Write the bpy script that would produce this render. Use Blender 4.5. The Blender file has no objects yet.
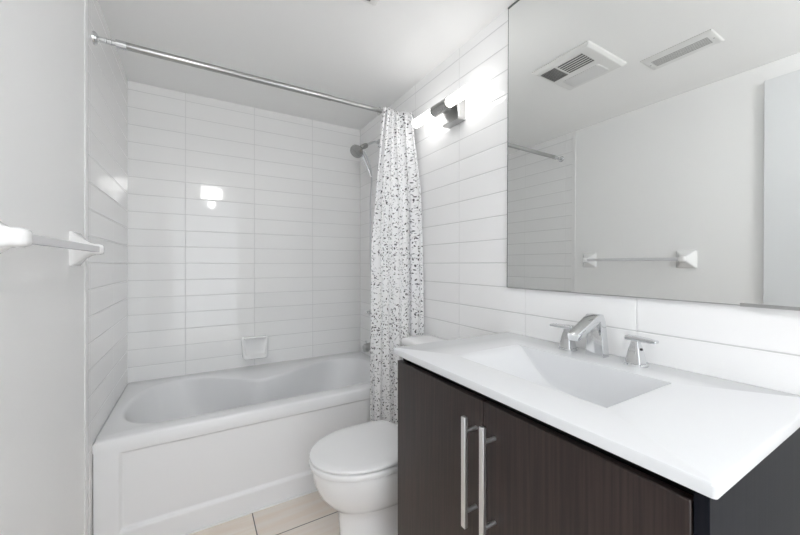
import bpy, bmesh, math, random
from mathutils import Vector, Matrix
PI = math.pi
random.seed(4)
SC = bpy.context.scene

# ------------------------------------------------------------------ camera
H = 1.19                                   # eye height above the floor
cam = bpy.data.cameras.new('camera')
cam.sensor_fit = 'HORIZONTAL'; cam.sensor_width = 36
cam.lens = 344.565 * 36 / 800
cam.shift_y = -(267.5 - 264.17) / 800
cam.clip_start = .01
camo = bpy.data.objects.new('camera', cam); SC.collection.objects.link(camo)
camo.location = (.3554, 0, H)
camo.rotation_euler = (PI / 2, 0, -.53243)
SC.camera = camo

# ------------------------------------------------------------------ light
W, D, C = 1.50, 2.587, 2.283               # room width, depth to the tub's tiled wall, ceiling
Y0 = -.95                                  # wall behind the camera
world = bpy.data.worlds.new('world'); SC.world = world
world.use_nodes = True
bg = world.node_tree.nodes['Background']
bg.inputs[0].default_value = (.90, .95, 1, 1); bg.inputs[1].default_value = 1.2
TUBE_E, LAMP_E = 2.4, 10.0
SC.view_settings.view_transform = 'Standard'
SC.view_settings.look = 'None'
SC.view_settings.gamma = 1
SC.view_settings.exposure = 1.32
SC.cycles.max_bounces = 16
SC.cycles.diffuse_bounces = 10
SC.cycles.glossy_bounces = 8
SC.cycles.sample_clamp_indirect = 6
SC.cycles.caustics_reflective = True
SC.cycles.caustics_refractive = False

# ------------------------------------------------------------------ materials
def lin(c):
    return c / 12.92 if c <= .04045 else ((c + .055) / 1.055) ** 2.4
def rgb(r, g, b):
    return (lin(r / 255), lin(g / 255), lin(b / 255), 1)

def mat(name, col, rough=.5, metal=0, coat=0, emit=None, es=0, spec=None):
    m = bpy.data.materials.new(name); m.use_nodes = True
    b = m.node_tree.nodes['Principled BSDF']
    b.inputs['Base Color'].default_value = col
    b.inputs['Roughness'].default_value = rough
    b.inputs['Metallic'].default_value = metal
    b.inputs['Coat Weight'].default_value = coat
    b.inputs['Coat Roughness'].default_value = .08
    if spec is not None: b.inputs['Specular IOR Level'].default_value = spec
    if emit:
        b.inputs['Emission Color'].default_value = emit
        b.inputs['Emission Strength'].default_value = es
    return m

class NT:
    def __init__(s, m):
        s.t = m.node_tree; s.b = s.t.nodes['Principled BSDF']
    def n(s, kind, **kw):
        x = s.t.nodes.new(kind)
        for k, v in kw.items(): setattr(x, k, v)
        return x
    def l(s, a, b): s.t.links.new(a, b)
    def math(s, op, a, b=None, c=None):
        x = s.n('ShaderNodeMath', operation=op)
        for i, v in enumerate((a, b, c)):
            if v is None: continue
            if isinstance(v, (int, float)): x.inputs[i].default_value = v
            else: s.l(v, x.inputs[i])
        return x.outputs[0]
    def ramp(s, fac, a, b, c0, c1):
        r = s.n('ShaderNodeMapRange', interpolation_type='SMOOTHSTEP')
        s.l(fac, r.inputs['Value'])
        r.inputs['From Min'].default_value = a; r.inputs['From Max'].default_value = b
        r.inputs['To Min'].default_value = c0; r.inputs['To Max'].default_value = c1
        return r.outputs['Result']
    def mix(s, fac, a, b):
        r = s.n('ShaderNodeMix', data_type='RGBA')
        s.l(fac, r.inputs[0])
        for i, v in ((6, a), (7, b)):
            if isinstance(v, tuple): r.inputs[i].default_value = v
            else: s.l(v, r.inputs[i])
        return r.outputs[2]
    def noise(s, vec, scale, detail=3):
        r = s.n('ShaderNodeTexNoise'); r.inputs['Scale'].default_value = scale
        r.inputs['Detail'].default_value = detail
        if vec is not None: s.l(vec, r.inputs['Vector'])
        return r.outputs['Fac']
    def bump(s, h, dist, strength=1):
        r = s.n('ShaderNodeBump'); r.inputs['Distance'].default_value = dist
        r.inputs['Strength'].default_value = strength
        s.l(h, r.inputs['Height']); s.l(r.outputs[0], s.b.inputs['Normal'])

def grid_mat(name, axis_u, axis_v, su, sv, ou, ov, face, grout, gw, rough, stagger=0, tint=.02, veins=None, bumpd=.0012, vfade=1):
    """glazed tiles laid out on world axes; joints where (p - o) / s is whole"""
    m = mat(name, face, rough); k = NT(m)
    g = k.n('ShaderNodeNewGeometry'); sp = k.n('ShaderNodeSeparateXYZ'); k.l(g.outputs['Position'], sp.inputs[0])
    U, V = sp.outputs[axis_u], sp.outputs[axis_v]
    v = k.math('DIVIDE', k.math('SUBTRACT', V, ov), sv)
    row = k.math('FLOOR', v)
    u = k.math('DIVIDE', k.math('SUBTRACT', U, ou), su)
    if stagger:
        u = k.math('ADD', u, k.math('MULTIPLY', k.math('MODULO', k.math('ADD', row, 100), 2), stagger))
    col = k.math('FLOOR', u)
    def edge(t, s):
        f = k.math('FRACT', t)
        return k.math('MULTIPLY', k.math('MINIMUM', f, k.math('SUBTRACT', 1, f)), s)
    eu, ev = edge(u, su), edge(v, sv)
    d = k.math('MINIMUM', eu, ev)
    mask = k.math('MAXIMUM', k.math('MULTIPLY', k.ramp(eu, gw * .35, gw * .75, 1, 0), vfade), k.ramp(ev, gw * .35, gw * .75, 1, 0))
    cmb = k.n('ShaderNodeCombineXYZ'); k.l(col, cmb.inputs[0]); k.l(row, cmb.inputs[1])
    wn = k.n('ShaderNodeTexWhiteNoise'); wn.noise_dimensions = '2D'; k.l(cmb.outputs[0], wn.inputs['Vector'])
    dark = tuple(c * (1 - tint) for c in face[:3]) + (1,)
    base = k.mix(wn.outputs['Value'], face, dark)
    if veins: base = veins(k, sp, wn, base)
    k.l(k.mix(mask, base, grout), k.b.inputs['Base Color'])
    k.l(k.ramp(mask, 0, 1, rough, .6), k.b.inputs['Roughness'])
    k.bump(k.ramp(d, 0, gw * 1.3, 0, 1), bumpd)
    return m

TH, TW, Z0 = .1036, .40866, H + 1.0412     # tile row height, tile length, a joint's height
WHITE_TILE = (.885, .885, .88, 1); GROUT = (.66, .66, .66, 1)
M = {}
M['tile_back'] = grid_mat('glazed_tile_back', 0, 2, TW, TH, .2925, Z0, WHITE_TILE, GROUT, .0030, .05, vfade=.8)
M['tile_side'] = grid_mat('glazed_tile_side', 1, 2, TW, TH, .535, Z0, (.885, .885, .885, 1), (.60, .60, .60, 1), .0032, .07, vfade=.16)
M['paint'] = mat('wall_paint', (.90, .90, .90, 1), .42); k = NT(M['paint'])
tc = k.n('ShaderNodeNewGeometry'); k.bump(k.noise(tc.outputs['Position'], 220, 2), .0004, .25)
M['ceiling'] = mat('ceiling_paint', (.90, .90, .895, 1), .7); k = NT(M['ceiling'])
tc = k.n('ShaderNodeNewGeometry'); k.bump(k.noise(tc.outputs['Position'], 160, 2), .0005, .25)
M['trim'] = mat('white_trim', (.84, .84, .84, 1), .3)

def plank(k, sp, wn, base):
    cm = k.n('ShaderNodeCombineXYZ')
    k.l(k.math('ADD', k.math('MULTIPLY', sp.outputs[0], 2.2), k.math('MULTIPLY', wn.outputs['Value'], 9)), cm.inputs[0])
    k.l(k.math('MULTIPLY', sp.outputs[1], 26), cm.inputs[1])
    f = k.noise(cm.outputs[0], 1.0, 5)
    return k.mix(k.ramp(f, .35, .68, 0, 1), base, (.79, .69, .60, 1))
M['floor'] = grid_mat('beige_plank_tile', 0, 1, .60, .30, .583, 1.58, (.89, .82, .75, 1), (.15, .14, .135, 1), .0040, .28, stagger=.12, tint=.10, veins=plank)

M['acrylic'] = mat('tub_acrylic', (.81, .815, .825, 1), .27)
M['porcelain'] = mat('porcelain', (.85, .85, .855, 1), .07, coat=.5)
M['plastic'] = mat('toilet_plastic', (.85, .85, .855, 1), .16)
M['ceramic'] = mat('glazed_ceramic', (.83, .83, .83, 1), .12)
M['chrome'] = mat('chrome', (.72, .73, .74, 1), .09, metal=1)
M['brushed'] = mat('brushed_steel', (.50, .50, .495, 1), .28, metal=1)
M['steel_bar'] = mat('satin_steel_handle', (.80, .80, .81, 1), .33, metal=1)
M['dark'] = mat('dark_gap', (.012, .012, .012, 1), .6)
M['black'] = mat('black_marker', (.01, .01, .01, 1), .4)
M['counter'] = mat('cultured_marble', (.71, .72, .735, 1), .22)
M['bar_plastic'] = mat('towel_bar_plastic', (.66, .66, .68, 1), .25)
M['mirror'] = mat('mirror_silver', (.84, .85, .84, 1), .0, metal=1)
M['mirror_edge'] = mat('mirror_edge', (.10, .12, .115, 1), .3)
M['vent'] = mat('vent_plastic', (.78, .78, .77, 1), .4)
M['mesh_dark'] = mat('dark_filter', (.13, .13, .125, 1), .7)
M['mesh_lite'] = mat('vent_backing', (.20, .20, .195, 1), .6)
M['lens'] = mat('frosted_lens', (.70, .70, .70, 1), .3)
M['door'] = mat('door_paint', (.73, .745, .76, 1), .35)
M['dim_chrome'] = mat('dim_chrome', (.42, .42, .41, 1), .22, metal=1)
M['hose'] = mat('braided_hose', (.55, .56, .57, 1), .3, metal=.8)
M['caulk'] = mat('caulk', (.86, .86, .86, 1), .4)
M['tube'] = mat('lit_glass_tube', (.9, .9, .9, 1), .2, emit=(1, .985, .965, 1), es=TUBE_E)
M['lamp'] = mat('lit_ceiling_shade', (.9, .9, .9, 1), .2, emit=(1, .997, .99, 1), es=LAMP_E)

# espresso laminate with fine vertical grain
def wood(name, c0, c1, rough):
    m = mat(name, c0, rough); k = NT(m)
    g = k.n('ShaderNodeNewGeometry'); mp = k.n('ShaderNodeMapping')
    mp.inputs['Scale'].default_value = (150, 150, 3.5); k.l(g.outputs['Position'], mp.inputs['Vector'])
    f = k.noise(mp.outputs[0], 1.0, 4)
    k.l(k.mix(k.ramp(f, .3, .72, 0, 1), c0, c1), k.b.inputs['Base Color'])
    k.bump(f, .0003, .15)
    return m
M['door_wood'] = wood('espresso_door', (.015, .009, .0085, 1), (.036, .0215, .019, 1), .38)
M['side_wood'] = wood('espresso_side_day_tint', (.009, .010, .014, 1), (.013, .014, .018, 1), .42)  # bluish cast of daylight on this side is put into the base colour
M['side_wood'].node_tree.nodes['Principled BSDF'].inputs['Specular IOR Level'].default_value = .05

# curtain: white cloth with small grey and black sprigs, laid out in the cloth's own UVs (metres)
def curtain_mat():
    m = mat('sprigged_cloth', (.84, .84, .84, 1), .75); k = NT(m)
    uv = k.n('ShaderNodeUVMap'); uv.uv_map = 'cloth'
    base = None
    masks = []
    for scale, aspect, lo, hi, keep, off in ((50, .50, .20, .38, .42, 0), (62, .38, .18, .34, .45, 7.3), (44, .12, .28, .44, .35, 3.1)):
        vm = k.n('ShaderNodeVectorMath', operation='MULTIPLY_ADD')
        k.l(uv.outputs[0], vm.inputs[0]); vm.inputs[1].default_value = (scale,) * 3; vm.inputs[2].default_value = (off, off * .7, 0)
        vo = k.n('ShaderNodeTexVoronoi'); vo.voronoi_dimensions = '2D'; vo.inputs['Scale'].default_value = 1
        vo.inputs['Randomness'].default_value = .85
        k.l(vm.outputs[0], vo.inputs['Vector'])
        df = k.n('ShaderNodeVectorMath', operation='SUBTRACT'); k.l(vm.outputs[0], df.inputs[0]); k.l(vo.outputs['Position'], df.inputs[1])
        sc = k.n('ShaderNodeSeparateColor'); k.l(vo.outputs['Color'], sc.inputs[0])
        ro = k.n('ShaderNodeVectorRotate', rotation_type='Z_AXIS'); k.l(df.outputs[0], ro.inputs['Vector'])
        k.l(k.math('MULTIPLY', sc.outputs[0], 6.283), ro.inputs['Angle'])
        st = k.n('ShaderNodeVectorMath', operation='MULTIPLY'); k.l(ro.outputs[0], st.inputs[0]); st.inputs[1].default_value = (1, 1 / aspect, 0)
        ln = k.n('ShaderNodeVectorMath', operation='LENGTH'); k.l(st.outputs[0], ln.inputs[0])
        rad = k.ramp(sc.outputs[1], 0, 1, lo, hi)
        inside = k.ramp(k.math('SUBTRACT', ln.outputs['Value'], rad), -.05, .05, 1, 0)
        masks.append((k.math('MULTIPLY', inside, k.math('GREATER_THAN', sc.outputs[2], keep)), sc.outputs[1]))
    col = (.84, .84, .845, 1)
    col = k.mix(masks[2][0], col, (.36, .355, .36, 1))
    col = k.mix(masks[1][0], col, (.22, .215, .22, 1))
    col = k.mix(masks[0][0], col, (.075, .07, .08, 1))
    k.l(col, k.b.inputs['Base Color'])
    k.b.inputs['Sheen Weight'].default_value = .2
    return m
M['curtain'] = curtain_mat()

# ------------------------------------------------------------------ mesh helpers
def obj(name, bm, m, parent=None, bevel=0, seg=2, smooth=True, sub=0, angle=35, recalc=True):
    if recalc: bmesh.ops.recalc_face_normals(bm, faces=bm.faces)
    me = bpy.data.meshes.new(name); bm.to_mesh(me); bm.free()
    o = bpy.data.objects.new(name, me); SC.collection.objects.link(o)
    for x in (m if isinstance(m, (list, tuple)) else [m]): me.materials.append(x)
    if smooth:
        me.polygons.foreach_set('use_smooth', [True] * len(me.polygons))
        me.set_sharp_from_angle(angle=math.radians(angle))
    if bevel:
        b = o.modifiers.new('bevel', 'BEVEL'); b.width = bevel; b.segments = seg; b.limit_method = 'ANGLE'
        b.angle_limit = math.radians(35); b.harden_normals = False
    if sub:
        s = o.modifiers.new('sub', 'SUBSURF'); s.levels = sub; s.render_levels = sub
    if parent:
        o.parent = parent
        if not parent.parent: o.location = -parent.location
    return o
def thing(name, label, cat, loc, group=None):
    o = bpy.data.objects.new(name, None); SC.collection.objects.link(o)
    o.location = loc; o.empty_display_size = .05
    o['label'] = label; o['category'] = cat
    if group: o['group'] = group
    return o
def tag(o, label, cat, group=None):
    o['label'] = label; o['category'] = cat
    if group: o['group'] = group
    return o
def struct(o): o['kind'] = 'structure'; return o

def box(bm, x0, x1, y0, y1, z0, z1, mi=0):
    v = [bm.verts.new((x, y, z)) for z in (z0, z1) for x, y in ((x0, y0), (x1, y0), (x1, y1), (x0, y1))]
    fs = [(0, 3, 2, 1), (4, 5, 6, 7), (0, 1, 5, 4), (1, 2, 6, 5), (2, 3, 7, 6), (3, 0, 4, 7)]
    for f in fs: bm.faces.new([v[i] for i in f]).material_index = mi
    return bm
def boxes(*a):
    bm = bmesh.new()
    for b in a: box(bm, *b)
    return bm
def loft(bm, rings, cap0=True, cap1=True, closed=True):
    R = [[bm.verts.new(p) for p in r] for r in rings]
    n = len(R[0])
    for a, b in zip(R, R[1:]):
        for i in range(n if closed else n - 1):
            j = (i + 1) % n
            bm.faces.new((a[i], a[j], b[j], b[i]))
    if cap0: bm.faces.new(R[0][::-1])
    if cap1: bm.faces.new(R[-1])
    return R
def lathe(bm, prof, origin, axis=(0, 0, 1), n=32, cap=True):
    """prof: list of (radius, distance along axis)"""
    q = Vector((0, 0, 1)).rotation_difference(Vector(axis).normalized()); o = Vector(origin)
    rings = [[o + q @ Vector((r * math.cos(2 * PI * i / n), r * math.sin(2 * PI * i / n), h)) for i in range(n)] for r, h in prof]
    loft(bm, rings, cap, cap); return bm
def tube(bm, pts, r, n=12, cap=True):
    pts = [Vector(p) for p in pts]
    rs = r if isinstance(r, (list, tuple)) else [r] * len(pts)
    rings = []; up = None
    for i, p in enumerate(pts):
        t = (pts[min(i + 1, len(pts) - 1)] - pts[max(i - 1, 0)]).normalized()
        if up is None: up = t.orthogonal().normalized()
        up = (up - t * up.dot(t)).normalized(); s = t.cross(up)
        rings.append([p + (up * math.cos(2 * PI * k / n) + s * math.sin(2 * PI * k / n)) * rs[i] for k in range(n)])
    loft(bm, rings, cap, cap); return bm
def spline(pts, per=8, closed=False):
    P = [Vector(p) for p in pts]; n = len(P); out = []
    for i in range(n if closed else n - 1):
        if closed: a, b, c, d = P[i - 1], P[i], P[(i + 1) % n], P[(i + 2) % n]
        else: a, b, c, d = P[max(i - 1, 0)], P[i], P[i + 1], P[min(i + 2, n - 1)]
        for k in range(per):
            t = k / per
            out.append(.5 * ((2 * b) + (c - a) * t + (2 * a - 5 * b + 4 * c - d) * t * t + (3 * b - a - 3 * c + d) * t ** 3))
    if not closed: out.append(P[-1])
    return out
def rrect(cx, cy, hx, hy, r, n=5):
    """rounded rectangle in 2-D, counter-clockwise"""
    out = []
    for sx, sy, a0 in ((1, 1, 0), (-1, 1, 90), (-1, -1, 180), (1, -1, 270)):
        for i in range(n + 1):
            a = math.radians(a0 + 90 * i / n)
            out.append((cx + sx * (hx - r) + r * math.cos(a), cy + sy * (hy - r) + r * math.sin(a)))
    return out

# ------------------------------------------------------------------ the setting
T = .10
TE = 1.698                                 # where the wall tile begins on the left wall
struct(obj('floor', boxes((-.3, W + .3, Y0 - 1.2, D + .2, -.1, 0)), M['floor'], smooth=False))
struct(obj('ceiling', boxes((-T, W + T, Y0 - T, D + T, C, C + .1)), M['ceiling'], smooth=False))
struct(obj('wall_back', boxes((-T, W + T, D, D + T, 0, C)), M['tile_back'], smooth=False))
struct(obj('wall_right', boxes((W, W + T, Y0 - T, D, 0, C)), M['tile_side'], smooth=False))
bm = boxes((-T, 0, Y0 - T, TE, 0, C)); box(bm, -T, 0, TE, D, 0, C, 1)
struct(obj('wall_left', bm, [M['paint'], M['tile_side']], smooth=False))
# the strip that finishes the tile edge
struct(obj('trim_1', boxes((-.001, .004, TE - .026, TE + .004, 0, C)), M['trim'], bevel=.002))
# wall behind the camera, with the doorway the daylight comes through
DX0, DX1, DZ = .06, .92, 2.19
struct(obj('wall_front', boxes((-T, DX0, Y0 - T, Y0, 0, C), (DX1, W, Y0 - T, Y0, 0, C), (DX0, DX1, Y0 - T, Y0, DZ, C)), M['paint'], smooth=False))
# door leaf lying open along the left wall (seen in the mirror)
struct(obj('door_1', boxes((.001, .026, -.25, .598, .012, 2.188)), M['door'], bevel=.002))

# ------------------------------------------------------------------ bathtub
YF, ZR = 1.781, .487                       # apron face, rim height
tub = thing('bathtub', 'white acrylic alcove bathtub with a panelled apron and sculpted basin', 'bathtub', (W / 2, (YF + D) / 2, 0))
bx0, bx1, by0, by1 = .0004, W - .0004, YF, D - .0004
outline = [(1.43, 2.12), (1.425, 2.25), (1.37, 2.38), (1.19, 2.445), (.998, 2.382), (.83, 2.295), (.669, 2.255), (.526, 2.36),
           (.377, 2.462), (.248, 2.485), (.12, 2.405), (.062, 2.235), (.055, 2.08), (.092, 1.955), (.168, 1.888), (.289, 1.866),
           (.50, 1.868), (.80, 1.870), (1.164, 1.872), (1.33, 1.885), (1.40, 1.95)]
sp = spline([(x, y, 0) for x, y in outline], 10, True)
bc = (.74, 2.10)
N = 144
def pol(p): return math.atan2(p[1] - bc[1], p[0] - bc[0]) % (2 * PI)
pa = sorted((pol(p), math.hypot(p[0] - bc[0], p[1] - bc[1])) for p in sp)
def radius(a):
    a %= 2 * PI
    for i in range(len(pa)):
        a1, r1 = pa[i]
        if a1 >= a:
            a0, r0 = pa[i - 1]; a0 -= 2 * PI if i == 0 else 0
            t = (a - a0) / max(a1 - a0, 1e-6); return r0 + (r1 - r0) * t
    a0, r0 = pa[-1]; a1, r1 = pa[0]; a1 += 2 * PI
    return r0 + (r1 - r0) * (a - a0) / max(a1 - a0, 1e-6)
angs = [2 * PI * i / N for i in range(N)]
for cx_, cy_ in ((bx0, by0), (bx1, by0), (bx1, by1), (bx0, by1)):      # exact corners
    a = pol((cx_, cy_)); j = min(range(N), key=lambda i: abs(angs[i] - a)); angs[j] = a
def rect_pt(a, x0, x1, y0, y1, z):
    dx, dy = math.cos(a), math.sin(a); t = 1e9
    if dx > 1e-9: t = min(t, (x1 - bc[0]) / dx)
    if dx < -1e-9: t = min(t, (x0 - bc[0]) / dx)
    if dy > 1e-9: t = min(t, (y1 - bc[1]) / dy)
    if dy < -1e-9: t = min(t, (y0 - bc[1]) / dy)
    return (bc[0] + dx * t, bc[1] + dy * t, z)
def oval(a):                                # floor of the basin
    dx, dy = math.cos(a), math.sin(a)
    return 1 / ((abs(dx) / .50) ** 2.6 + (abs(dy) / .17) ** 2.6) ** (1 / 2.6)
def ring(t, z, inset=0):
    out = []
    for a in angs:
        r = (radius(a) - inset) * (1 - t) + oval(a) * t
        out.append((bc[0] + r * math.cos(a), bc[1] + r * math.sin(a), z))
    return out
rings = [[rect_pt(a, bx0, bx1, by0, by1, ZR - .045) for a in angs],
         [rect_pt(a, bx0, bx1, by0, by1, ZR - .012) for a in angs],
         [rect_pt(a, bx0 + .003, bx1 - .003, by0 + .004, by1 - .003, ZR - .003) for a in angs],
         [rect_pt(a, bx0 + .01, bx1 - .01, by0 + .012, by1 - .01, ZR) for a in angs],
         ring(0, ZR, -.012), ring(0, ZR - .002, -.004), ring(0, ZR - .008, .003), ring(0, ZR - .02, .009),
         ring(.06, ZR - .07, .010), ring(.14, ZR - .14, .010), ring(.32, ZR - .24, .01), ring(.58, ZR - .325, .01),
         ring(.82, ZR - .362, .01), ring(1, ZR - .372), ring(1.35, ZR - .375)]
bm = bmesh.new(); loft(bm, rings, False, True)
obj('basin', bm, M['acrylic'], tub, angle=50)
# apron with its sunk panel
bm = bmesh.new()
ax0, ax1, az1 = .002, W - .002, ZR - .030
px0, px1, pz0, pz1 = .080, 1.42, .095, .425
def fr(x0, x1, z0, z1, y): return [(x0, y, z0), (x1, y, z0), (x1, y, z1), (x0, y, z1)]
loft(bm, [fr(ax0, ax1, 0, az1, YF + .05), fr(ax0, ax1, 0, az1, YF + .003), fr(px0, px1, pz0, pz1, YF + .003),
          fr(px0 + .012, px1 - .012, pz0 + .014, pz1 - .012, YF + .016)], True, True)
obj('apron', bm, M['acrylic'], tub, bevel=.004, seg=3)
# caulk bead along the floor
obj('caulk_bead', boxes((.002, W - .002, YF - .006, YF + .002, 0, .008)), M['caulk'], tub, bevel=.003)
bm = bmesh.new(); lathe(bm, [(.034, 0), (.034, .003), (.028, .006), (.006, .006)], (1.10, 2.10, ZR - .375)); obj('drain_cover', bm, M['chrome'], tub)

# ------------------------------------------------------------------ soap dish
sd = thing('soap_dish', 'white ceramic soap dish fixed to the tiled wall above the bathtub', 'soap dish', (.703, D, .54))
cx_, zb, zt = .703, .542, .688
def sring(hx, z0, z1, ytop, ybot, r, taper=.0):
    cz, hz = (z0 + z1) / 2, (z1 - z0) / 2
    out = []
    for x, z in rrect(0, cz, hx, hz, r, 5):
        t = (z - z0) / (z1 - z0)
        out.append((cx_ + x * (1 - taper * (1 - t)), ybot + (ytop - ybot) * t, z))
    return out
bm = bmesh.new()
loft(bm, [sring(.088, zb, zt, D, D, .012, .10), sring(.088, zb, zt, D - .014, D - .058, .014, .11),
          sring(.083, zb + .004, zt - .004, D - .019, D - .065, .016, .12),
          sring(.072, zb + .016, zt - .017, D - .020, D - .062, .014, .12),
          sring(.066, zb + .024, zt - .022, D - .014, D - .040, .012, .12)])
obj('dish', bm, M['ceramic'], sd, angle=60)
bm = boxes((cx_ - .072, cx_ + .072, D - .036, D - .004, zt - .012, zt + .001)); obj('top_ledge', bm, M['ceramic'], sd, bevel=.004)

# ------------------------------------------------------------------ curtain rod
YR, ZRD = 1.80, H + .900
rod = thing('curtain_rod', 'chrome shower curtain rod spanning the room above the tub front', 'curtain rod', (0, YR, ZRD))
bm = bmesh.new(); lathe(bm, [(.0150, .10), (.0150, .98), (.0128, .984), (.0128, W - .01)], (0, YR, ZRD), (1, 0, 0), 24); obj('rod', bm, M['brushed'], rod)
bm = bmesh.new(); lathe(bm, [(.0105, .012), (.0105, .035), (.0125, .036), (.0125, .042), (.0105, .043), (.0105, .05), (.0125, .051), (.0125, .058), (.0105, .059), (.0105, .07), (.0165, .071), (.0165, .105), (.0150, .106)], (0, YR, ZRD), (1, 0, 0), 24)
obj('adjuster', bm, M['chrome'], rod)
for s, x in ((1, 0), (-1, W)):
    bm = bmesh.new(); lathe(bm, [(.025, 0), (.025, .006), (.021, .012), (.013, .014)], (x, YR, ZRD), (s, 0, 0), 28); obj('flange', bm, M['chrome'], rod)

# ------------------------------------------------------------------ shower curtain
cur = thing('shower_curtain', 'white shower curtain with small grey sprigs bunched at the right wall', 'shower curtain', (1.38, 1.77, .2))
bm = bmesh.new(); uvl = bm.loops.layers.uv.new('cloth')
NU, NV = 260, 70
ztop, zbot = H + .902, .165
folds = 6.0
def cpt(s, t):
    """s along the cloth 0..1 (left to right), t 0 top .. 1 bottom"""
    e = min(1, t * 2.4) ** .8
    xl = 1.272 - .094 * e; xr = 1.464 + .018 * e
    ss = s + .012 * math.sin(2 * PI * s * 2.3 + 1)
    x = xl + (xr - xl) * ss
    ph = 2 * PI * folds * (s ** .93) + .5 * math.sin(t * 2.2 + s * 5)
    amp = (.015 + .009 * math.sin(s * 9 + .6)) * (1 - .62 * t) + .004
    yc = YR - .018 - .030 * min(1, t * 2.2) - .095 * s * min(1, .25 + t * 3)
    y = yc - amp * (1 + math.sin(ph))
    y -= .012 * max(0, math.sin(PI * min(1, max(0, (s - .05) / .66)))) * min(1, t * 2)
    crease = math.exp(-((s - .76) / .022) ** 2)
    y += .030 * crease * min(1, t * 3)
    x += (.010 + .001 * t) * math.sin(2 * ph + .4) * (1 - .6 * t) + .004 * math.sin(t * 7 + s * 20)
    return Vector((x, y, ztop + (zbot - ztop) * t - .010 * math.sin(ph) ** 2 * (1 - t) ** 12))
grid = [[bm.verts.new(cpt(i / NU, j / NV)) for i in range(NU + 1)] for j in range(NV + 1)]
cw = .74
for j in range(NV):
    for i in range(NU):
        f = bm.faces.new((grid[j][i], grid[j][i + 1], grid[j + 1][i + 1], grid[j + 1][i]))
        for l, (a, b) in zip(f.loops, ((i, j), (i + 1, j), (i + 1, j + 1), (i, j + 1))):
            l[uvl].uv = (a / NU * cw, (1 - b / NV) * (ztop - zbot))
cl = obj('cloth', bm, M['curtain'], cur, angle=180)
so = cl.modifiers.new('thick', 'SOLIDIFY'); so.thickness = .0012
for i in range(7):
    s = (i + .25) / folds
    p = cpt(min(s, .99), 0)
    bm = bmesh.new()
    tube(bm, [(p.x, YR + .020 * math.cos(a), ZRD - .004 + .022 * math.sin(a)) for a in [2 * PI * q / 16 for q in range(17)]], .0018, 6)
    obj('curtain_ring', bm, M['brushed'], cur)

# ------------------------------------------------------------------ shower head, valve, tub spout on the right wall
YS = 2.25
sh = thing('hand_shower', 'chrome hand shower in its holder with a hanging hose', 'hand shower', (W, YS, 2.08))
bm = bmesh.new(); tube(bm, spline([(W, YS, 2.075), (1.47, YS, 2.078), (1.43, YS, 2.06), (1.395, YS, 2.035)], 5), .009, 14); obj('shower_arm', bm, M['chrome'], sh)
bm = bmesh.new(); lathe(bm, [(.028, 0), (.026, .006), (.012, .012)], (W, YS, 2.075), (-1, 0, 0)); obj('wall_flange', bm, M['chrome'], sh)
bm = bmesh.new(); lathe(bm, [(.010, 0), (.017, .006), (.019, .03), (.016, .055), (.012, .06)], (1.408, YS, 2.045), (-.75, 0, -.42), 20); obj('holder', bm, M['dim_chrome'], sh)
hd = Vector((-.62, -.42, -.66)).normalized()
bm = bmesh.new(); lathe(bm, [(.012, -.045), (.022, -.035), (.044, -.012), (.048, -.004), (.048, .004), (.042, .008)], (1.325, YS, 1.985), hd, 32); obj('spray_head', bm, M['dim_chrome'], sh)
bm = bmesh.new(); tube(bm, spline([(1.352, YS, 2.005), (1.378, YS + .004, 1.96), (1.418, YS + .005, 1.88), (1.440, YS, 1.82)], 5), [.011] * 8 + [.009] * 8, 14); obj('handle', bm, M['chrome'], sh)
bm = bmesh.new(); tube(bm, spline([(1.385, YS + .01, 2.005), (1.415, YS + .008, 1.95), (1.440, YS + .005, 1.87), (1.443, YS, 1.80), (1.434, YS, 1.62), (1.434, YS, 1.30), (1.44, YS, 1.16), (1.455, YS, 1.12), (1.475, YS, 1.2)], 6), .0065, 10); obj('hose', bm, M['hose'], sh)

vl = thing('shower_valve', 'chrome shower valve handle on the side wall above the tub spout', 'shower valve', (W, YS, .84))
bm = bmesh.new(); lathe(bm, [(.075, 0), (.072, .008), (.03, .014), (.026, .045), (.022, .075)], (W, YS, .84), (-1, 0, 0), 36); obj('escutcheon', bm, M['chrome'], vl)
bm = bmesh.new(); tube(bm, [(1.425, YS, .84), (1.405, YS, .845), (1.39, YS - .02, .85)], [.012, .010, .007], 12); obj('lever', bm, M['chrome'], vl)
ts = thing('tub_spout', 'chrome tub spout low on the side wall over the bathtub', 'tub spout', (W, YS, .6))
bm = bmesh.new(); lathe(bm, [(.030, 0), (.030, .01), (.027, .012), (.027, .085), (.024, .115), (.016, .122)], (W, YS, .605), (-1, 0, -.10), 28)
obj('spout_body', bm, M['brushed'], ts)
bm = bmesh.new(); lathe(bm, [(.020, 0), (.021, .028), (.019, .03)], (1.40, YS, .595), (0, 0, -1), 20); obj('outlet', bm, M['brushed'], ts)
bm = bmesh.new(); lathe(bm, [(.005, 0), (.005, .018), (.008, .02), (.008, .026)], (1.40, YS, .615), (0, 0, 1), 12); obj('diverter_knob', bm, M['chrome'], ts)

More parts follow.
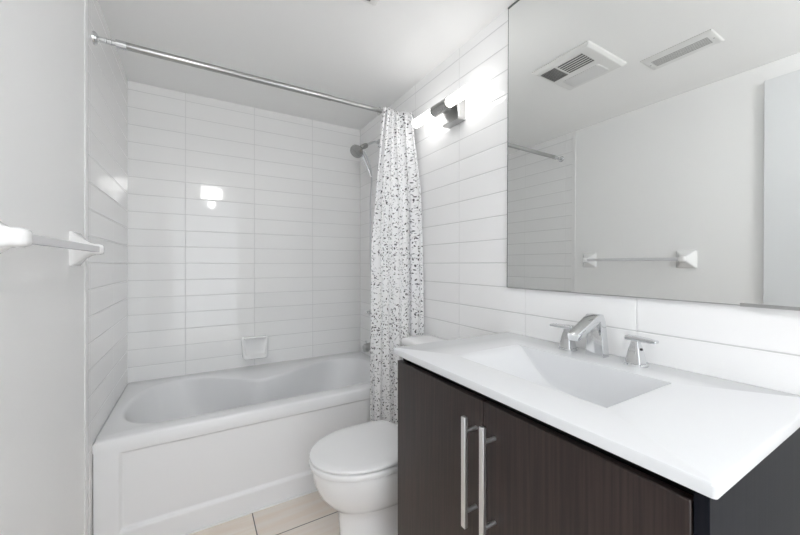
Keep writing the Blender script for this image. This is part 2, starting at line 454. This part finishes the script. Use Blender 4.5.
# ------------------------------------------------------------------ towel bar on the left wall
TBZ = H + .051
tb = thing('towel_bar', 'white towel bar with two flared posts on the left wall', 'towel bar', (0, 1.26, TBZ))
for yc in (.940, 1.552):
    bm = bmesh.new()
    rings = []
    for x, hy, hz, r in ((0, .052, .056, .004), (.006, .052, .056, .005), (.016, .041, .045, .008), (.030, .029, .031, .010), (.045, .0225, .0215, .010),
                         (.055, .0205, .0185, .010), (.066, .0205, .0185, .011), (.075, .017, .015, .009), (.078, .010, .009, .006)):
        rings.append([(x, a, b) for a, b in rrect(yc, TBZ, hy, hz, r, 4)])
    loft(bm, rings); obj('post', bm, M['ceramic'], tb, angle=50)
bm = bmesh.new(); loft(bm, [[(x, y, z) for x, z in rrect(.060, TBZ, .0095, .0095, .002, 3)] for y in (.945, 1.535)])
obj('bar', bm, M['bar_plastic'], tb)

# ------------------------------------------------------------------ vanity light
LZ, LX, LY = H + .787, 1.412, 1.385
vlgt = thing('vanity_light', 'wall light with two lit frosted tubes on a metal barrel beside the mirror', 'wall light', (W, LY, LZ - .03))
bm = boxes((1.455, W, 1.305, 1.425, LZ - .070, LZ + .030)); obj('back_plate', bm, M['brushed'], vlgt, bevel=.004)
bm = boxes((1.449, W - .001, 1.301, 1.429, LZ - .076, LZ - .070)); obj('plate_lip', bm, M['brushed'], vlgt, bevel=.002)
bm = boxes((1.415, 1.462, LY - .022, LY + .022, LZ - .018, LZ + .018)); obj('arm', bm, M['brushed'], vlgt, bevel=.003)
bm = bmesh.new(); lathe(bm, [(.024, -.062), (.0275, -.060), (.0275, .060), (.024, .062)], (LX, LY, LZ), (0, 1, 0), 36); obj('barrel', bm, M['dim_chrome'], vlgt)
for s in (1, -1):
    bm = bmesh.new(); lathe(bm, [(.0240, .060), (.0240, .232), (.021, .240), (.013, .244)], (LX, LY, LZ), (0, s, 0), 32)
    o = obj('glass_tube', bm, M['tube'], vlgt)

# ------------------------------------------------------------------ ceiling fixtures
CM = H + 1.093
fan = thing('exhaust_fan', 'white square ceiling exhaust fan with two dark grilles', 'exhaust fan', (.827, 1.136, C))
def fan_panel():
    bm = bmesh.new()
    z = C
    def q(x0, x1, y0, y1, zz): return [(x0, y0, zz), (x1, y0, zz), (x1, y1, zz), (x0, y1, zz)]
    loft(bm, [q(.652, 1.002, .972, 1.302, z), q(.652, 1.002, .972, 1.302, z - .008), q(.668, .986, .988, 1.286, z - .020)])
    return bm
obj('cover', fan_panel(), M['vent'], fan, bevel=.003)
def slat_grille(x0, x1, y0, y1, z, n, m1, m2, parent, along='y', sw=.0028):
    g = obj('grille', boxes((x0, x1, y0, y1, z - .0022, z + .004)), m1, parent, smooth=False)
    bm = bmesh.new()
    for i in range(n + 1):
        if along == 'y':
            c = x0 + (x1 - x0) * i / n; box(bm, c - sw, c + sw, y0, y1, z - .003, z + .001)
        else:
            c = y0 + (y1 - y0) * i / n; box(bm, x0, x1, c - sw, c + sw, z - .003, z + .001)
    s = obj('louvers', bm, m2, g); s.location = (0, 0, 0)
    return g
slat_grille(.845, .962, 1.035, 1.172, C - .020, 6, M['mesh_dark'], M['vent'], fan)
bm = boxes((.842, .962, 1.186, 1.272, C - .022, C - .017)); g = obj('filter_mesh', bm, M['mesh_dark'], fan)
bm = bmesh.new()
for i in range(15): box(bm, .842 + .12 * i / 14 - .0008, .842 + .12 * i / 14 + .0008, 1.186, 1.272, C - .0235, C - .021)
for i in range(11): box(bm, .842, .962, 1.186 + .086 * i / 10 - .0008, 1.186 + .086 * i / 10 + .0008, C - .0235, C - .021)
o = obj('wires', bm, M['brushed'], g); o.location = (0, 0, 0)
bm = bmesh.new(); loft(bm, [[(x, y, z) for x, y in rrect(.745, 1.145, hx, hy, .015)] for hx, hy, z in ((.055, .105, C - .019), (.054, .104, C - .023), (.046, .096, C - .026))])
obj('light_lens', bm, M['lens'], fan)

vt = thing('air_vent', 'white slotted air register on the ceiling near the left wall', 'air vent', (.524, .784, C))
bm = bmesh.new()
def q(x0, x1, y0, y1, zz): return [(x0, y0, zz), (x1, y0, zz), (x1, y1, zz), (x0, y1, zz)]
loft(bm, [q(.484, .556, .668, .902, C - .002), q(.484, .556, .668, .902, C - .007), q(.454, .594, .642, .926, C - .007), q(.447, .601, .635, .933, C - .003), q(.447, .601, .635, .933, C)], True, False)
obj('frame', bm, M['vent'], vt, bevel=.0015)
slat_grille(.484, .556, .668, .902, C - .0045, 6, M['mesh_lite'], M['vent'], vt)
for y in (.652, .917):
    bm = bmesh.new(); lathe(bm, [(.004, 0), (.003, .0015)], (.52, y, C - .007), (0, 0, -1), 12); obj('screw', bm, M['brushed'], vt)

# ceiling lamp behind the camera, the one mirrored in the tub tiles
cl_ = thing('ceiling_lamp', 'lit ceiling lamp with box shade, mirrored in the back wall tiles', 'ceiling lamp', (.53, -.32, C))
obj('canopy', boxes((.40, .66, -.40, -.24, C - .018, C)), M['brushed'], cl_, bevel=.003)
obj('shade', boxes((.405, .655, -.395, -.245, C - .175, C - .04)), M['lamp'], cl_, bevel=.004)
bm = bmesh.new(); lathe(bm, [(.045, 0), (.045, .04), (.035, .12), (.02, .14)], (.53, -.32, C - .175), (0, 0, -1), 24); obj('finial', bm, M['lamp'], cl_)
obj('stem', boxes((.52, .54, -.33, -.31, C - .045, C - .015)), M['brushed'], cl_)

# ------------------------------------------------------------------ mirror
MZ0, MZ1 = H - .0975, C - .006
mr = thing('wall_mirror', 'large frameless mirror on the tiled wall above the sink', 'mirror', (W, .4, MZ0))
def mslab(y0, y1, xb, xt, th):
    bm = bmesh.new()
    p = [(xb - th, MZ0), (xt - th, MZ1), (xt, MZ1), (xb, MZ0)]
    loft(bm, [[(x, y, z) for x, z in p] for y in (y0, y1)])
    return bm
bm = mslab(-.30, 1.0275, W - .0085, W - .0005, .005)
bm.faces.ensure_lookup_table()
me_o = obj('glass', bm, [M['mirror'], M['mirror_edge']], mr, smooth=False)
for p in me_o.data.polygons:
    p.material_index = 0 if p.normal.x < -.9 else 1
bm = mslab(1.0252, 1.0278, W - .0088, W - .0008, .005); obj('edge_strip', bm, M['mirror_edge'], mr, smooth=False)
obj('top_strip', boxes((W - .008, W - .0002, -.30, 1.0275, MZ1 - .004, MZ1 + .001)), M['mirror_edge'], mr, smooth=False)
obj('bottom_channel', boxes((W - .016, W - .0005, -.30, .30, MZ0 - .004, MZ0 + .004), (W - .0105, W - .0005, .30, 1.0275, MZ0 - .003, MZ0 - .0004)), M['brushed'], mr)
obj('backing', boxes((W - .009, W, -.28, 1.02, MZ0 + .002, MZ0 + .03)), M['mirror_edge'], mr)

# ------------------------------------------------------------------ vanity
VX, VY0, VY1 = .973, .190, 1.028
CT = H - .288                              # counter top height
van = thing('vanity_cabinet', 'dark espresso vanity cabinet with two flat doors under the white sink top', 'cabinet', (1.23, .61, 0))
bm = boxes((VX + .004, W - .002, VY0 + .018, VY1 - .018, .10, CT - .16), (VX + .02, VX + .04, VY0 + .018, VY1 - .018, CT - .16, CT - .022)); obj('carcass', bm, M['dark'], van, smooth=False)
obj('toe_kick', boxes((VX + .06, W - .002, VY0 + .01, VY1 - .01, 0, .10)), M['door_wood'], van, smooth=False)
for a, b in ((VY0, VY0 + .018), (VY1 - .018, VY1)):
    obj('side_panel', boxes((VX - .016 if a < .5 else VX, W - .002, a, b, .10, CT - .022)), M['side_wood'], van, bevel=.001)
for y0, y1, hy in ((.6195, 1.033, .643), (.210, .6165, .581)):
    d = obj('door', boxes((.954, VX - .001, y0, y1, .115, H - .333)), M['door_wood'], van, bevel=.002)
    h = bmesh.new(); box(h, .911, .921, hy - .007, hy + .007, H - .640, H - .371)
    h = obj('handle', h, M['steel_bar'], d, bevel=.0012); h.location = (0, 0, 0)
    for z in (H - .407, H - .603):
        bm = bmesh.new(); lathe(bm, [(.005, 0), (.005, .033)], (.921, hy, z), (1, 0, 0), 16)
        s = obj('handle_post', bm, M['steel_bar'], d); s.location = (0, 0, 0)

# sink top: slab with an integral rectangular basin whose far side sweeps down like a ramp
st = thing('sink_top', 'white one-piece vanity top with an integral ramped basin', 'sink', (1.22, .61, CT - .02))
sx0, sx1, sy0, sy1 = .940, W, .178, 1.041
ox0, ox1, oy0, oy1 = 1.062, 1.348, .384, .852
prof = [(oy1, 0), (.838, -.0025), (.826, -.010), (.812, -.024), (.797, -.040), (.781, -.057), (.766, -.071), (.751, -.084), (.737, -.094), (.720, -.103),
        (.704, -.109), (.68, -.114), (.65, -.117), (.60, -.120), (.55, -.121), (.50, -.121), (.45, -.119), (.416, -.116), (.402, -.108), (.393, -.095), (.388, -.06), (oy0 + .001, -.008), (oy0, 0)]
bm = bmesh.new()
# basin surface: rows across x with small coves front and back
Rr = []
for y, z in prof:
    d = -z; c = min(.022, d * .8)
    ys = y
    row = [(ox0, ys, CT), (ox0 + .0015 + .0, ys, CT - min(.004, d)), (ox0 + .003, ys, CT - max(0, d - c)), (ox0 + .003 + c * .3, ys, CT - max(0, d - c * .3)), (ox0 + .003 + c, ys, CT - d),
           (ox1 - .003 - c, ys, CT - d), (ox1 - .003 - c * .3, ys, CT - max(0, d - c * .3)), (ox1 - .003, ys, CT - max(0, d - c)), (ox1 - .0015, ys, CT - min(.004, d)), (ox1, ys, CT)]
    Rr.append([bm.verts.new(p) for p in row])
for a, b in zip(Rr, Rr[1:]):
    for i in range(len(a) - 1):
        bm.faces.new((a[i], a[i + 1], b[i + 1], b[i]))
basin = obj('basin', bm, M['counter'], st, angle=40)
bm = bmesh.new()
zt_, zl = CT, CT - .021
r = .005
outer_b = rrect((sx0 + sx1) / 2, (sy0 + sy1) / 2, (sx1 - sx0) / 2, (sy1 - sy0) / 2, .006, 4)
outer_t = rrect((sx0 + sx1) / 2, (sy0 + sy1) / 2, (sx1 - sx0) / 2 - r * .35, (sy1 - sy0) / 2 - r * .35, .006, 4)
outer_tt = rrect((sx0 + sx1) / 2, (sy0 + sy1) / 2, (sx1 - sx0) / 2 - r, (sy1 - sy0) / 2 - r, .006, 4)
R = [[bm.verts.new((x, y, z)) for x, y in ring_] for ring_, z in ((outer_b, zl), (outer_b, CT - r), (outer_t, CT - r * .35), (outer_tt, CT))]
n = len(outer_b)
for a, b in zip(R, R[1:]):
    for i in range(n): bm.faces.new((a[i], a[(i + 1) % n], b[(i + 1) % n], b[i]))
hole = [bm.verts.new((x, y, CT)) for x, y in ((ox1, oy1), (ox0, oy1), (ox0, oy0), (ox1, oy0))]
top = R[-1]; q4 = n // 4
for s in range(4):                          # four quadrants of the top face around the hole
    seg = top[s * q4:(s + 1) * q4]; nxt = top[((s + 1) * q4) % n]
    for i in range(len(seg) - 1): bm.faces.new((seg[i], seg[i + 1], hole[s]))
    bm.faces.new((seg[-1], nxt, hole[(s + 1) % 4], hole[s]))
lo = R[0]; hl = [bm.verts.new((x, y, zl)) for x, y in ((ox1 + .01, oy1 + .01), (ox0 - .01, oy1 + .01), (ox0 - .01, oy0 - .01), (ox1 + .01, oy0 - .01))]
for s in range(4):
    seg = lo[s * q4:(s + 1) * q4]; nxt = lo[((s + 1) * q4) % n]
    for i in range(len(seg) - 1): bm.faces.new((hl[s], seg[i + 1], seg[i]))
    bm.faces.new((hl[s], hl[(s + 1) % 4], nxt, seg[-1]))
obj('slab', bm, M['counter'], st, angle=30)
bm = bmesh.new(); lathe(bm, [(.022, 0), (.022, .003), (.018, .005), (.004, .005)], (1.25, .60, CT - .1205)); obj('drain', bm, M['chrome'], st)

# ------------------------------------------------------------------ faucet
fa = thing('faucet', 'chrome angular faucet with two lever handles at the back of the sink', 'faucet', (1.435, .622, CT))
# outline of the spout seen from the side (x, z), with half-width along y at each station
def fpath():
    bm = bmesh.new()
    # stations: centre (x, z), direction normal thickness, half width
    nz_ = (-.42, .907)
    st_ = [((1.445, 0), (1, 0), .0185, .029), ((1.445, .020), (1, 0), .0175, .0275), ((1.4445, .07), (1, .03), .0150, .0235), ((1.4435, .104), (1, .20), .0140, .0212),
           ((1.437, .1205), (.62, .78), .0135, .0205), ((1.423, .1185), (-.2, .98), .0125, .0200), ((1.39, .1030), nz_, .0120, .0190), ((1.345, .0822), nz_, .0118, .0175), ((1.322, .0715), nz_, .0115, .0165), ((1.318, .0696), nz_, .0108, .0160)]
    rings = []
    for (x, z), (nx, nz), th, hw in st_:
        l = math.hypot(nx, nz); nx /= l; nz /= l
        rings.append([(x + nx * a, .622 + b, CT + z + nz * a) for a, b in rrect(0, 0, th, hw, min(th, hw) * .2, 2)])
    loft(bm, rings); return bm
spout = obj('spout', fpath(), M['chrome'], fa, angle=28)
bm = bmesh.new(); lathe(bm, [(.008, 0), (.008, .008), (.006, .008)], (1.333, .622, CT + .067), (-.25, 0, -1), 16); obj('aerator', bm, M['chrome'], spout)
for yc, sgn in ((.716, 1), (.506, -1)):
    bm = bmesh.new()
    loft(bm, [[(x, y, CT + z) for x, y in rrect(1.435, yc, h, h, h * .22, 3)] for h, z in ((.0205, .005), (.0195, .015), (.0145, .045), (.0095, .064), (.009, .072))])
    fh = obj('handle', bm, M['chrome'], fa, angle=30)
    bm = bmesh.new(); lathe(bm, [(.030, 0), (.030, .004), (.027, .007), (.016, .007)], (1.435, yc, CT), (0, 0, 1), 32); obj('base_flange', bm, M['chrome'], fh)
    bm = bmesh.new()
    rings = []
    for t, hx, hz in ((-.026, .009, .0045), (-.024, .012, .0065), (.0, .0125, .0065), (.036, .0120, .0052), (.055, .0110, .0040), (.057, .009, .003)):
        rings.append([(x, yc + sgn * t, z) for x, z in rrect(1.435 - max(0, t) * .15, CT + .076, hx, hz, hz * .5, 3)])
    loft(bm, rings); obj('lever', bm, M['chrome'], fh, angle=40)
    if sgn < 0:
        bm = bmesh.new(); lathe(bm, [(.0035, 0), (.0035, .003)], (1.435, yc - .0135, CT + .047), (0, -.95, .2), 12); obj('set_screw', bm, M['black'], fh)

# ------------------------------------------------------------------ toilet
TY = 1.345
to = thing('toilet', 'white two-piece toilet with closed lid between the tub and vanity', 'toilet', (1.12, TY, 0))
def egg(xf, xb, hw, z, n=48, flat=.0, yc=TY):
    """plan outline: round front at xf, squarer back at xb, widest near two fifths from the back"""
    out = []
    xm = xf + (xb - xf) * .56
    for i in range(n):
        a = 2 * PI * i / n
        c, s = math.cos(a), math.sin(a)
        if c < 0: x = xm + (xm - xf) * c; y = hw * (1 if s >= 0 else -1) * abs(s) ** .96
        else:
            e = 2.0 + flat
            x = xm + (xb - xm) * abs(c) ** (2 / e); y = hw * (1 if s >= 0 else -1) * abs(s) ** (2 / e)
        out.append((x, yc + y, z))
    return out
bm = bmesh.new()
loft(bm, [egg(.858, 1.33, .106, 0, flat=2), egg(.858, 1.33, .104, .012, flat=2), egg(.864, 1.31, .094, .03, flat=2), egg(.862, 1.29, .088, .09, flat=2), egg(.858, 1.27, .088, .145, flat=2),
          egg(.854, 1.255, .094, .180, flat=2), egg(.838, 1.25, .112, .198, flat=1.5), egg(.806, 1.25, .136, .228, flat=1.2), egg(.776, 1.255, .156, .270, flat=1), egg(.757, 1.265, .171, .320, flat=1),
          egg(.751, 1.27, .179, .362, flat=1), egg(.752, 1.28, .179, .372, flat=1), egg(.757, 1.28, .175, .3755, flat=1), egg(.775, 1.27, .165, .376, flat=1)])
obj('bowl', bm, M['porcelain'], to, angle=60)
def disc(z0, z1, xf, xb, hw, r=.005, dome=0):
    bm = bmesh.new()
    rr = [(xf + .004, xb, hw - .004, z0), (xf, xb, hw, z0 + r * .6), (xf, xb, hw, z1 - r), (xf + r * .35, xb - r * .3, hw - r * .35, z1 - r * .3), (xf + r, xb - r, hw - r, z1)]
    rings = [egg(a, b, c, d, flat=3) for a, b, c, d in rr]
    for s, dz in ((.85, .0012), (.6, .0025), (.3, .003)):
        m_ = (xf + xb) / 2
        rings.append([(m_ + (x - m_) * s, TY + (y - TY) * s, z1 + dz * dome) for x, y, z in rings[4]])
    loft(bm, rings); return bm
obj('seat', disc(.3805, .4030, .739, 1.178, .187, .005), M['plastic'], to, angle=60)
obj('lid', disc(.4085, .4215, .741, 1.176, .1855, .005, 1), M['plastic'], to, angle=60)
for s in (1, -1):
    bm = boxes((1.178, 1.212, TY + s * .075 - .022, TY + s * .075 + .022, .386, .418)); obj('hinge', bm, M['plastic'], to, bevel=.005)
# deck behind the bowl, tank, lid
bm = boxes((1.19, 1.47, TY - .155, TY + .155, .34, .392)); obj('deck', bm, M['porcelain'], to, bevel=.015, seg=3)
bm = bmesh.new()
def tr(x0, x1, hy, z, r=.03): return [(x, y, z) for x, y in rrect((x0 + x1) / 2, TY + .03, (x1 - x0) / 2, hy, r, 5)]
loft(bm, [tr(1.318, 1.478, .190, .392), tr(1.312, 1.482, .196, .40), tr(1.304, 1.485, .215, .74), tr(1.304, 1.485, .215, .762)])
obj('tank', bm, M['porcelain'], to, angle=50)
bm = bmesh.new()
loft(bm, [tr(1.298, 1.487, .222, 0.762, .032), tr(1.292, 1.490, .229, 0.767, .035), tr(1.292, 1.490, .229, 0.788, .035), tr(1.297, 1.486, .224, 0.796, .035), tr(1.320, 1.468, .200, 0.800, .03), tr(1.36, 1.43, .15, 0.801, .02)])
obj('tank_lid', bm, M['porcelain'], to, angle=60)
bm = bmesh.new(); lathe(bm, [(.014, 0), (.014, .008), (.009, .012)], (1.303, TY + .16, .69), (-1, 0, 0), 16)
tube(bm, [(1.290, TY + .16, .69), (1.287, TY + .12, .686), (1.288, TY + .085, .68)], [.006, .006, .005], 10); obj('flush_lever', bm, M['chrome'], to)
bm = bmesh.new(); tube(bm, spline([(1.38, TY + .13, .392), (1.375, TY + .135, .33), (1.33, TY + .15, .22), (1.36, TY + .16, .14), (1.44, TY + .17, .16), (1.497, TY + .17, .17)], 6), .006, 10)
obj('supply_hose', bm, M['hose'], to)
